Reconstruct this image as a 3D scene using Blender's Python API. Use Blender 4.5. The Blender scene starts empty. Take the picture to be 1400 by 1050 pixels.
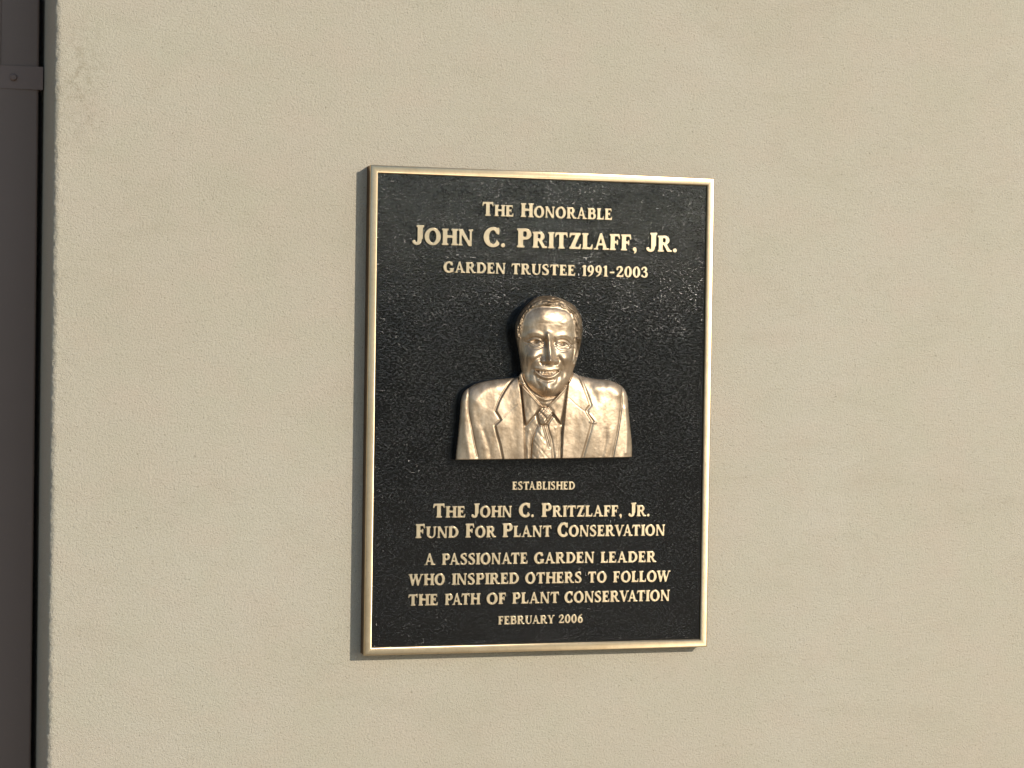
import bpy, bmesh, math, random
import numpy as np
from mathutils import Matrix, Vector

S = bpy.context.scene
COL = S.collection
R = math.radians

# ------------------------------------------------------------------ camera
CZ = 1.5                       # height of the plaque's centre above the ground, metres
PT = 0.022                     # how far the plaque's face stands off the wall (wall face is y = 0)
cam = bpy.data.objects.new('camera', bpy.data.cameras.new('camera'))
COL.objects.link(cam)
cam.data.sensor_width = 36.0
cam.data.lens = 77.15
cam.data.clip_start = 0.05
cam.data.clip_end = 3000
_r = [[0.958613, -0.014586, -0.284337], [0.010026, 0.999797, -0.017487], [0.284534, 0.013913, 0.958565]]
def _w(v): return Vector((v[0], v[2], -v[1]))
right, down, fwd = _w(_r[0]), _w(_r[1]), _w(_r[2])
m = Matrix((right, -down, -fwd)).transposed().to_4x4()
m.translation = Vector((-0.83136, -2.65955 - PT, CZ + 0.07347))
cam.matrix_world = m
S.camera = cam

# ------------------------------------------------------------------ sky and sun
TO_SUN = Vector((0.64, -1.0, 0.44)).normalized()
EL = math.asin(TO_SUN.z)
AZ = math.atan2(TO_SUN.x, TO_SUN.y)          # clockwise from +Y
w = bpy.data.worlds.new('World')
S.world = w
w.use_nodes = True
nt = w.node_tree
sky = nt.nodes.new('ShaderNodeTexSky')
sky.sky_type = 'NISHITA'
sky.sun_disc = False
sky.sun_elevation = EL
sky.sun_rotation = AZ
sky.dust_density = 0.2
nt.links.new(sky.outputs[0], nt.nodes['Background'].inputs[0])
nt.nodes['Background'].inputs[1].default_value = 0.145
sl = bpy.data.lights.new('sun', 'SUN')
sl.energy = 3.55
sl.angle = R(0.53)
sl.color = (1.0, 0.915, 0.775)
sun = bpy.data.objects.new('sun', sl)
COL.objects.link(sun)
sun.rotation_euler = TO_SUN.to_track_quat('Z', 'Y').to_euler()
sun.location = (2, -4, 4)

S.view_settings.view_transform = 'Standard'
S.view_settings.look = 'None'
S.view_settings.exposure = 0.0
S.view_settings.gamma = 1.0
S.view_settings.use_curve_mapping = False

# ------------------------------------------------------------------ node helpers
class NT:
    def __init__(s, name):
        s.m = bpy.data.materials.new(name); s.m.use_nodes = True
        s.t = s.m.node_tree; s.b = s.t.nodes['Principled BSDF']
        s.co = s.t.nodes.new('ShaderNodeTexCoord').outputs['Object']
    def n(s, kind, **kw):
        o = s.t.nodes.new(kind)
        for k, v in kw.items(): setattr(o, k, v)
        return o
    def l(s, a, b): s.t.links.new(a, b)
    def mapping(s, scale=(1, 1, 1), loc=(0, 0, 0), rot=(0, 0, 0)):
        o = s.n('ShaderNodeMapping'); s.l(s.co, o.inputs[0])
        o.inputs['Scale'].default_value = scale; o.inputs['Location'].default_value = loc
        o.inputs['Rotation'].default_value = rot
        return o.outputs[0]
    def noise(s, scale, detail=4, rough=0.55, vec=None, dist=0.0):
        o = s.n('ShaderNodeTexNoise'); s.l(vec or s.co, o.inputs['Vector'])
        o.inputs['Scale'].default_value = scale; o.inputs['Detail'].default_value = detail
        o.inputs['Roughness'].default_value = rough; o.inputs['Distortion'].default_value = dist
        return o.outputs['Fac']
    def voronoi(s, scale, vec=None, feature='F1'):
        o = s.n('ShaderNodeTexVoronoi'); o.feature = feature; s.l(vec or s.co, o.inputs['Vector'])
        o.inputs['Scale'].default_value = scale
        return o.outputs['Distance']
    def ramp(s, fac, stops):
        o = s.n('ShaderNodeValToRGB'); s.l(fac, o.inputs[0]); e = o.color_ramp.elements
        while len(e) < len(stops): e.new(0.5)
        for i, (p, c) in enumerate(stops):
            e[i].position = p; e[i].color = (c, c, c, 1) if not isinstance(c, tuple) else (*c, 1)
        return o.outputs[0]
    def mix(s, fac, a, b, blend='MIX'):
        o = s.n('ShaderNodeMix', data_type='RGBA', blend_type=blend)
        for sock, v in ((0, fac), (6, a), (7, b)):
            if hasattr(v, 'links'): s.l(v, o.inputs[sock])
            else: o.inputs[sock].default_value = v if sock == 0 else (*v, 1)
        return o.outputs[2]
    def math(s, op, a, b=0.0, clamp=False):
        o = s.n('ShaderNodeMath', operation=op); o.use_clamp = clamp
        for i, v in enumerate((a, b)):
            if hasattr(v, 'links'): s.l(v, o.inputs[i])
            else: o.inputs[i].default_value = v
        return o.outputs[0]
    def bump(s, h, strength, dist, prev=None):
        o = s.n('ShaderNodeBump'); s.l(h, o.inputs['Height'])
        o.inputs['Strength'].default_value = strength; o.inputs['Distance'].default_value = dist
        if prev: s.l(prev, o.inputs['Normal'])
        return o.outputs[0]
    def done(s, col=None, rough=None, metal=None, normal=None, spec=None):
        for k, v in (('Base Color', col), ('Roughness', rough), ('Metallic', metal), ('Normal', normal), ('Specular IOR Level', spec)):
            if v is None: continue
            if hasattr(v, 'links'): s.l(v, s.b.inputs[k])
            else: s.b.inputs[k].default_value = (*v, 1) if isinstance(v, tuple) else v
        return s.m

def mat_stucco():
    t = NT('sand_float_stucco')
    big = t.noise(1.6, 3, 0.6)
    mid = t.noise(9, 5, 0.65)
    grain = t.noise(520, 3, 0.7)
    c = t.mix(t.ramp(big, [(0.3, 0.0), (0.7, 1.0)]), (0.500, 0.442, 0.350), (0.532, 0.486, 0.398))
    c = t.mix(t.math('MULTIPLY', t.ramp(mid, [(0.35, 0.0), (0.7, 1.0)]), 0.5), c, (0.475, 0.445, 0.335))
    c = t.mix(t.math('MULTIPLY', t.ramp(t.noise(13, 3, 0.5, t.mapping((1, 1, 1.6), (3, 1, 7))), [(0.45, 0.0), (0.7, 1.0)]), 0.45), c, (0.53, 0.45, 0.36))
    sweep = t.noise(5, 4, 0.6, t.mapping((1.0, 1, 2.6), (1, 0, 2), (0, 0.5, 0)), 1.2)
    c = t.mix(t.math('MULTIPLY', t.ramp(sweep, [(0.52, 0.0), (0.72, 1.0)]), 0.22), c, (0.405, 0.355, 0.265))
    c = t.mix(t.math('MULTIPLY', t.ramp(grain, [(0.32, 1.0), (0.5, 0.0)]), 0.4), c, (0.31, 0.26, 0.18))
    # a brownish scuff near the upper left corner of the wall
    d = t.n('ShaderNodeVectorMath', operation='DISTANCE')
    t.l(t.mapping((1, 1, 0.42), (0.583, 0, -0.795)), d.inputs[0]); d.inputs[1].default_value = (0, 0, 0)
    near = t.ramp(d.outputs['Value'], [(0.0, 1.0), (0.042, 0.0)])
    dirt = t.math('MULTIPLY', near, t.ramp(t.noise(85, 5, 0.7), [(0.47, 0.0), (0.60, 1.0)]))
    c = t.mix(t.math('MULTIPLY', dirt, 0.4), c, (0.22, 0.165, 0.10))
    specks = t.math('MULTIPLY', t.ramp(t.noise(300, 3, 0.55), [(0.29, 1.0), (0.37, 0.0)]), 0.55)
    c = t.mix(specks, c, (0.24, 0.20, 0.135))
    h1 = t.noise(350, 4, 0.65)
    h2 = t.noise(760, 2, 0.5)
    pits = t.ramp(t.noise(150, 4, 0.65), [(0.30, 0.0), (0.42, 1.0)])
    n = t.bump(h1, 0.75, 0.0026)
    n = t.bump(h2, 0.6, 0.0020, n)
    n = t.bump(pits, 0.35, 0.0012, n)
    n = t.bump(t.noise(22, 3, 0.5), 0.14, 0.004, n)
    return t.done(c, 0.92, 0.0, n, 0.2)

def mat_bronze(name, a, b, rough, bumpy=0.0, brush=None, aniso=0.0, metal=1.0, streak=False):
    t = NT(name)
    if aniso:                                   # finished with a belt running level across the face
        tg = t.n('ShaderNodeCombineXYZ'); tg.inputs[2].default_value = 1.0
        t.l(tg.outputs[0], t.b.inputs['Tangent']); t.b.inputs['Anisotropic'].default_value = aniso
    f = t.ramp(t.noise(38, 5, 0.6), [(0.35, 0.0), (0.68, 1.0)])
    if streak:                                  # wiped brown patina, in loose upright streaks
        f2 = t.ramp(t.noise(75, 5, 0.65, t.mapping((1.0, 1.0, 0.32), (0, 0, 0), (0, 0.15, 0))), [(0.36, 0.0), (0.60, 1.0)])
        f = t.math('MULTIPLY', t.math('ADD', t.math('MULTIPLY', f, 0.6), 0.4), f2)
    c = t.mix(f, a, b)
    fine = t.noise(260, 4, 0.6)
    c = t.mix(t.math('MULTIPLY', t.ramp(fine, [(0.25, 1.0), (0.5, 0.0)]), 0.25), c, (a[0] * .55, a[1] * .5, a[2] * .45))
    r = t.math('ADD', rough - 0.06, t.math('MULTIPLY', t.noise(70, 4, 0.6), 0.14))
    n = None
    if bumpy:
        n = t.bump(t.noise(420, 3, 0.6), bumpy, 0.0008)
        n = t.bump(t.noise(110, 3, 0.6), bumpy * 0.5, 0.0012, n)
    if brush:
        n = t.bump(t.noise(1.0, 2, 0.5, t.mapping(brush)), 0.12, 0.0004, n)
    return t.done(c, r, metal, n)

def mat_field():
    t = NT('black_leatherette_paint')
    c = t.mix(t.noise(60, 3), (0.0016, 0.0016, 0.0016), (0.0036, 0.0034, 0.003))
    v = t.voronoi(400, t.mapping((0.8, 1, 1.35)), 'SMOOTH_F1')
    n = t.bump(v, 0.03, 0.0011)
    pebble = t.ramp(t.noise(330, 3, 0.6, t.mapping((0.7, 1, 1.25))), [(0.53, 0.0), (0.70, 1.0)])
    patch = t.ramp(t.noise(26, 4, 0.65), [(0.40, 0.25), (0.62, 1.0)])
    sep = t.n('ShaderNodeSeparateXYZ'); t.l(t.co, sep.inputs[0])   # the pebbling is rougher towards the top of the casting
    rise = t.n('ShaderNodeMapRange'); t.l(sep.outputs[2], rise.inputs[0])
    for k, v_ in ((1, 0.06), (2, 0.27), (3, 0.16), (4, 1.0)): rise.inputs[k].default_value = v_
    patch = t.math('MULTIPLY', patch, rise.outputs[0])
    n = t.bump(t.math('MULTIPLY', pebble, patch), 0.45, 0.0012, n)
    glint = t.ramp(t.noise(760, 2, 0.5, t.mapping((0.75, 1, 1.2))), [(0.585, 0.0), (0.68, 1.0)])
    n = t.bump(t.math('MULTIPLY', glint, patch), 0.7, 0.0018, n)
    n = t.bump(t.noise(45, 3, 0.6), 0.05, 0.002, n)
    r = t.math('ADD', 0.07, t.math('MULTIPLY', t.noise(25, 3), 0.08))
    return t.done(c, r, 0.0, n, 0.5)

def mat_paint(name, a, b, rough):
    t = NT(name)
    c = t.mix(t.noise(5, 4, 0.6), a, b)
    c = t.mix(t.math('MULTIPLY', t.ramp(t.noise(130, 4, 0.7), [(0.62, 0.0), (0.78, 1.0)]), 0.35), c, (b[0] * 1.6, b[1] * 1.55, b[2] * 1.5))
    n = t.bump(t.noise(7, 2), 0.2, 0.004)
    n = t.bump(t.noise(500, 2), 0.15, 0.0004, n)
    return t.done(c, rough, 0.0, n, 0.4)

def mat_bounce_slab():
    t = NT('warm_bounce_surface')
    c = t.mix(t.noise(0.9, 6, 0.6), (0.46, 0.37, 0.26), (0.54, 0.45, 0.33))
    return t.done(c, 0.9, 0.0, t.bump(t.noise(150, 3), 0.3, 0.003))

def mat_ground():
    t = NT('brown_earth')
    c = t.mix(t.noise(0.8, 6, 0.6), (0.07, 0.06, 0.04), (0.10, 0.085, 0.06))
    c = t.mix(t.math('MULTIPLY', t.noise(90, 3), 0.5), c, (0.09, 0.075, 0.055))
    return t.done(c, 0.9, 0.0, t.bump(t.noise(150, 3), 0.3, 0.003))

M_STUCCO = mat_stucco()
M_BORDER = mat_bronze('satin_bronze_border', (0.64, 0.485, 0.30), (0.71, 0.555, 0.36), 0.32, 0.06, None, 0.85)
M_LETTER = mat_bronze('satin_bronze_letters', (0.62, 0.49, 0.315), (0.68, 0.55, 0.365), 0.33, 0.08, None, 0.8)
M_BUST = mat_bronze('cast_bronze', (0.35, 0.255, 0.168), (0.66, 0.52, 0.375), 0.42, 0.07, metal=0.82, streak=True)
M_HAIR = mat_bronze('cast_bronze_hair', (0.13, 0.09, 0.055), (0.36, 0.27, 0.18), 0.46, 0.2, metal=0.8)
M_EDGE = mat_bronze('oxidised_bronze_edge', (0.16, 0.10, 0.055), (0.22, 0.14, 0.08), 0.5, 0.25)
M_FIELD = mat_field()
M_PANEL = mat_paint('dark_brown_paint', (0.205, 0.148, 0.118), (0.228, 0.168, 0.140), 0.5)
M_STRAP = mat_paint('brown_strap_paint', (0.218, 0.153, 0.125), (0.236, 0.170, 0.144), 0.48)
M_GROUND = mat_ground()
M_BOUNCE_SLAB = mat_bounce_slab()

# ------------------------------------------------------------------ object helpers
def link(name, me, parent=None, mat=None):
    o = bpy.data.objects.new(name, me); COL.objects.link(o)
    if mat: me.materials.append(mat)
    if parent: o.parent = parent
    return o
def from_bm(name, bm, mat, parent=None, smooth=False):
    bmesh.ops.recalc_face_normals(bm, faces=bm.faces)
    me = bpy.data.meshes.new(name); bm.to_mesh(me); bm.free()
    if smooth: me.polygons.foreach_set('use_smooth', [True] * len(me.polygons))
    return link(name, me, parent, mat)
def box(bm, lo, hi, bev=0.0, seg=2):
    g = bmesh.ops.create_cube(bm, size=1.0)['verts']
    for v in g:
        v.co = Vector([(lo[i] + hi[i]) / 2 + v.co[i] * (hi[i] - lo[i]) for i in range(3)])
    if bev:
        es = list({e for v in g for e in v.link_edges})
        bmesh.ops.bevel(bm, geom=es, offset=bev, segments=seg, profile=0.5, affect='EDGES')
def tag(o, label=None, cat=None, kind=None):
    if label: o['label'] = label
    if cat: o['category'] = cat
    if kind: o['kind'] = kind

# small deterministic value noise on arrays
def vnoise(x, y, seed=0):
    rng = np.random.RandomState(seed); T = rng.rand(256, 256)
    xi = np.floor(x).astype(int); yi = np.floor(y).astype(int)
    fx = x - xi; fy = y - yi; fx = fx * fx * (3 - 2 * fx); fy = fy * fy * (3 - 2 * fy)
    a = T[yi % 256, xi % 256]; b = T[yi % 256, (xi + 1) % 256]
    c = T[(yi + 1) % 256, xi % 256]; d = T[(yi + 1) % 256, (xi + 1) % 256]
    return (a * (1 - fx) + b * fx) * (1 - fy) + (c * (1 - fx) + d * fx) * fy - 0.5
def fbm(x, y, oct=3, seed=0):
    s = 0; a = 1.0
    for k in range(oct):
        s = s + a * vnoise(x * 2 ** k, y * 2 ** k, seed + k); a *= 0.5
    return s

# ------------------------------------------------------------------ ground (1.5 m below, out of the frame, but it lights the wall)
bm = bmesh.new()
# level by the wall, then an unseen rise added to darken plaque reflections
rows = [(60, 0.0), (-21, 0.0), (-28, 0.4), (-38, 1.5), (-48, 2.8), (-60, 4.0), (-80, 5.3), (-120, 5.8), (-1200, 6.0)]
xs = [-600, -200, -80, -30, 0, 30, 80, 200, 600]
grid = [[bm.verts.new((x, y, z)) for x in xs] for y, z in rows]
for a, b in zip(grid, grid[1:]):
    for k in range(len(xs) - 1): bm.faces.new((a[k], a[k + 1], b[k + 1], b[k]))
g = from_bm('ground', bm, M_GROUND)
tag(g, 'brown earth ground in front of the stucco wall, with an unseen rise added for the reflections', 'ground', 'structure')

bm = bmesh.new()  # pale slab added out of view to bounce warm light onto wall and plaque
box(bm, (-14, -20, -0.02), (12, 0.5, 0.004))
g = from_bm('bounce_slab', bm, M_BOUNCE_SLAB)
tag(g, 'pale warm slab added out of view to bounce light onto the stucco wall', 'bounce_slab', 'structure')

# ------------------------------------------------------------------ stucco wall with its rounded, lumpy end
def build_wall():
    x_end, x_far, z0, z1, dep, rad = -0.612, 4.2, -0.05, 3.4, 0.34, 0.007
    prof = [(x_end, dep)]
    prof += [(x_end, dep - 0.02 * k) for k in range(1, int((dep - 0.02) / 0.02))]
    for k in range(9):
        a = math.pi / 2 * k / 8
        prof.append((x_end + rad - rad * math.cos(a), rad - rad * math.sin(a)))
    x = x_end + rad
    while x < x_end + 0.05:
        x += 0.0022; prof.append((x, 0.0))
    n_fine = len(prof)
    prof += [(x_end + 0.08, 0.0), (x_far, 0.0), (x_far, dep)]
    nz = 900
    zs = np.concatenate([[z0], np.linspace(0.78, 2.2, nz), [z1]])
    P = np.array(prof); n = len(P)
    X = np.repeat(P[None, :, 0], len(zs), 0); Y = np.repeat(P[None, :, 1], len(zs), 0); Z = np.repeat(zs[:, None], n, 1)
    arc = np.concatenate([[0], np.cumsum(np.hypot(*np.diff(P, axis=0).T))])
    A = np.repeat(arc[None, :], len(zs), 0)
    N = fbm(A / 0.004 + 300, Z / 0.004 + 300, 2, 5) * 0.0010 + fbm(A / 0.03 + 90, Z / 0.03, 2, 9) * 0.0005
    wgt = np.exp(-((A - arc[17 + 8]) / 0.012) ** 2)       # strongest along the worn arris
    wgt = np.where(np.arange(n)[None, :] < n_fine - 2, np.exp(-((A - (dep - 0.004)) / 0.013) ** 2), 0)
    X = X + N * wgt * 0.9; Y = Y + N * wgt * 0.9
    me = bpy.data.meshes.new('stucco_wall')
    V = np.stack([X, Y, Z], -1).reshape(-1, 3)
    F = []
    for i in range(len(zs) - 1):
        for j in range(n - 1):
            F.append((i * n + j, i * n + j + 1, (i + 1) * n + j + 1, (i + 1) * n + j))
    i = len(zs) - 1
    F.append(tuple(i * n + j for j in range(n)))
    F.append(tuple(n - 1 - j for j in range(n)))
    F += [((i2 + 1) * n, (i2 + 1) * n + n - 1, i2 * n + n - 1, i2 * n) for i2 in range(len(zs) - 1)]
    me.from_pydata(V.tolist(), [], F)
    me.polygons.foreach_set('use_smooth', [len(f) == 4 for f in F])
    me.update()
    o = link('stucco_wall', me, None, M_STUCCO)
    tag(o, 'beige sand-finished stucco wall carrying the plaque, with a rough rounded end at left', 'wall')
build_wall()

# ------------------------------------------------------------------ brown metal panel in the shaded gap at the left
def build_panel():
    e = bpy.data.objects.new('metal_panel', None); COL.objects.link(e)
    e.location = (-0.72, 0.16, 0.0)
    tag(e, 'dark brown painted metal panel in shade, set back beside the end of the stucco wall', 'panel')
    bm = bmesh.new(); box(bm, (-0.4, 0.0, 0.0), (0.1012, 0.17, 3.3), 0.003, 3)
    from_bm('sheet', bm, M_PANEL, e)
    zt, zb = CZ + 0.4275, CZ + 0.3985
    bm = bmesh.new(); box(bm, (0.0525, -0.0032, zb), (0.1062, 0.0, zt), 0.0009, 2)
    for v in bm.verts:                                        # the strap lies flat on the sheet at one end and stands off it at the edge
        if v.co.y < -0.001: v.co.y = -0.0005 - 0.0020 * (v.co.x - 0.0525) / 0.0537
    box(bm, (0.1018, 0.0005, zb + 0.0005), (0.1062, 0.045, zt - 0.0005), 0.0008, 1)
    st = from_bm('strap', bm, M_STRAP, e); st['label'] = 'flat brown strap bent round the edge of the panel'
    bm = bmesh.new()
    bmesh.ops.create_cone(bm, cap_ends=True, segments=24, radius1=0.0045, radius2=0.0032, depth=0.0024,
                          matrix=Matrix.Translation((0.0695, -0.0044, CZ + 0.4125)) @ Matrix.Rotation(R(90), 4, 'X'))
    box(bm, (0.0689, -0.0059, CZ + 0.4095), (0.0701, -0.0052, CZ + 0.4155))
    sc = from_bm('screw', bm, M_STRAP, st)
    bm = bmesh.new(); box(bm, (0.0515, -0.0016, CZ + 0.427), (0.0537, 0.0, 3.28), 0.0006, 1)
    from_bm('seam', bm, M_PANEL, e)
build_panel()

# ------------------------------------------------------------------ the plaque
# plaque frame: x right, y into the wall, z up, in metres from the centre of its front face
plaque = bpy.data.objects.new('memorial_plaque', None); COL.objects.link(plaque)
plaque.location = (0, -PT, CZ)
tag(plaque, 'rectangular cast bronze memorial plaque with black field, raised lettering and a portrait relief', 'plaque')
PW, PH, BW, REC = 0.2286, 0.3048, 0.0102, 0.0035

def build_plate():
    bm = bmesh.new()                      # slab behind border and field
    box(bm, (-PW + 0.0004, 0.0046, -PH + 0.0004), (PW - 0.0004, PT + 0.002, PH - 0.0004), 0.0006, 1)
    o = from_bm('back_plate', bm, M_EDGE, plaque); o['label'] = 'dark oxidised edge of the plaque'
    # field: fine enough sheet just proud of the slab
    bm = bmesh.new()
    x, z = PW - BW + 0.0008, PH - BW + 0.0008
    f = bm.faces.new([bm.verts.new(p) for p in ((-x, REC, -z), (x, REC, -z), (x, REC, z), (-x, REC, z))])
    r = bmesh.ops.extrude_face_region(bm, geom=[f])
    for v in [g for g in r['geom'] if isinstance(g, bmesh.types.BMVert)]: v.co.y += 0.0008
    o = from_bm('field', bm, M_FIELD, plaque); o['label'] = 'glossy black pebbled background of the plaque'
    # border: one closed profile swept round the four sides, mitred
    prof = [(0.0, 0.0050), (0.0, 0.0022), (0.0002, 0.0013), (0.0005, 0.0008), (0.0010, 0.00048), (0.0018, 0.00025), (0.0030, 0.00009), (0.0044, 0.0),
            (0.0084, 0.0), (0.0091, 0.0003), (0.0097, 0.0010), (0.0100, 0.0020), (BW, 0.0050)]
    bm = bmesh.new(); rings = []
    for sx, sz in ((-1, -1), (1, -1), (1, 1), (-1, 1)):
        rings.append([bm.verts.new((sx * (PW - a), y, sz * (PH - a))) for a, y in prof])
    for k in range(4):
        a, b = rings[k], rings[(k + 1) % 4]
        for j in range(len(prof) - 1): bm.faces.new((a[j], a[j + 1], b[j + 1], b[j]))
        bm.faces.new((a[-1], a[0], b[0], b[-1]))
    o = from_bm('border', bm, M_BORDER, plaque)
    o['label'] = 'polished raised bronze rim of the plaque'
    me = o.data
    me.polygons.foreach_set('use_smooth', [True] * len(me.polygons))
    me.set_sharp_from_angle(angle=R(38))
build_plate()

# ------------------------------------------------------------------ lettering: an old-style bold serif alphabet, drawn as filled shapes
RES, PAD = 96, 0.2
ST, TH, SE, SH = 0.258, 0.150, 0.068, 0.10       # stem, thin stroke, serif overhang, serif height
class Pen:
    def __init__(s, width):
        s.w = width
        nx = int((width + 2 * PAD) * RES); ny = int((1 + 2 * PAD + 0.1) * RES)
        xs = (np.arange(nx) + .5) / RES - PAD; ys = (np.arange(ny) + .5) / RES - PAD - 0.1
        s.X, s.Y = np.meshgrid(xs, ys); s.M = np.zeros_like(s.X, bool)
    def pmask(s, pts):
        ins = np.zeros_like(s.M)
        for (x0, y0), (x1, y1) in zip(pts, pts[1:] + pts[:1]):
            if y0 == y1: continue
            c = ((s.Y >= min(y0, y1)) & (s.Y < max(y0, y1)))
            xi = x0 + (s.Y - y0) * (x1 - x0) / (y1 - y0)
            ins ^= c & (s.X < xi)
        return ins
    def poly(s, pts): s.M |= s.pmask(pts)
    def cut(s, pts): s.M &= ~s.pmask(pts)
    def rect(s, x0, y0, x1, y1): s.M |= (s.X >= x0) & (s.X <= x1) & (s.Y >= y0) & (s.Y <= y1)
    def stem(s, x, y0=0.0, y1=1.0, w=ST, bot='lr', top='lr'):
        s.rect(x, y0, x + w, y1)
        for where, ya, yb in ((bot, y0, y0 + SH), (top, y1 - SH, y1)):
            if 'l' in where: s.rect(x - SE, ya, x + w / 2, yb)
            if 'r' in where: s.rect(x + w / 2, ya, x + w + SE, yb)
    def ring(s, cx, cy, rx, ry, tx=ST, ty=TH, clip=None, p=2.0):
        o = (np.abs((s.X - cx) / rx) ** p + np.abs((s.Y - cy) / ry) ** p) <= 1
        i = (np.abs((s.X - cx) / max(rx - tx, .01)) ** p + np.abs((s.Y - cy) / max(ry - ty, .01)) ** p) <= 1
        r = o & ~i
        if clip is not None: r &= clip
        s.M |= r
    def bowl(s, x0, y0, x1, y1, tx=ST * .93, ty=TH * .95):     # D-shaped half ring closed by a stem at x0
        h = (y1 - y0) / 2; cy = (y0 + y1) / 2
        cx = max(x0, x1 - h * 1.05)
        s.ring(cx, cy, x1 - cx, h, tx, ty, s.X >= cx)
        s.rect(x0, y0, cx, y0 + ty); s.rect(x0, y1 - ty, cx, y1)
    def diag(s, xa, ya, xb, yb, w):
        s.poly([(xa, ya), (xa + w, ya), (xb + w, yb), (xb, yb)])
    def stroke(s, pts):                                          # (x, y, half width) through a smooth curve
        P = np.array(pts, float); Q = []
        for k in range(len(P) - 1):
            p0 = P[max(k - 1, 0)]; p1 = P[k]; p2 = P[k + 1]; p3 = P[min(k + 2, len(P) - 1)]
            for t in np.linspace(0, 1, 9)[:-1]:
                Q.append(0.5 * (2 * p1 + (p2 - p0) * t + (2 * p0 - 5 * p1 + 4 * p2 - p3) * t * t + (3 * p1 - p0 - 3 * p2 + p3) * t ** 3))
        Q.append(P[-1])
        for x, y, r in Q: s.M |= (s.X - x) ** 2 + (s.Y - y) ** 2 <= r * r
    def dot(s, x, y, r): s.M |= (s.X - x) ** 2 + (s.Y - y) ** 2 <= r * r

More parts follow.
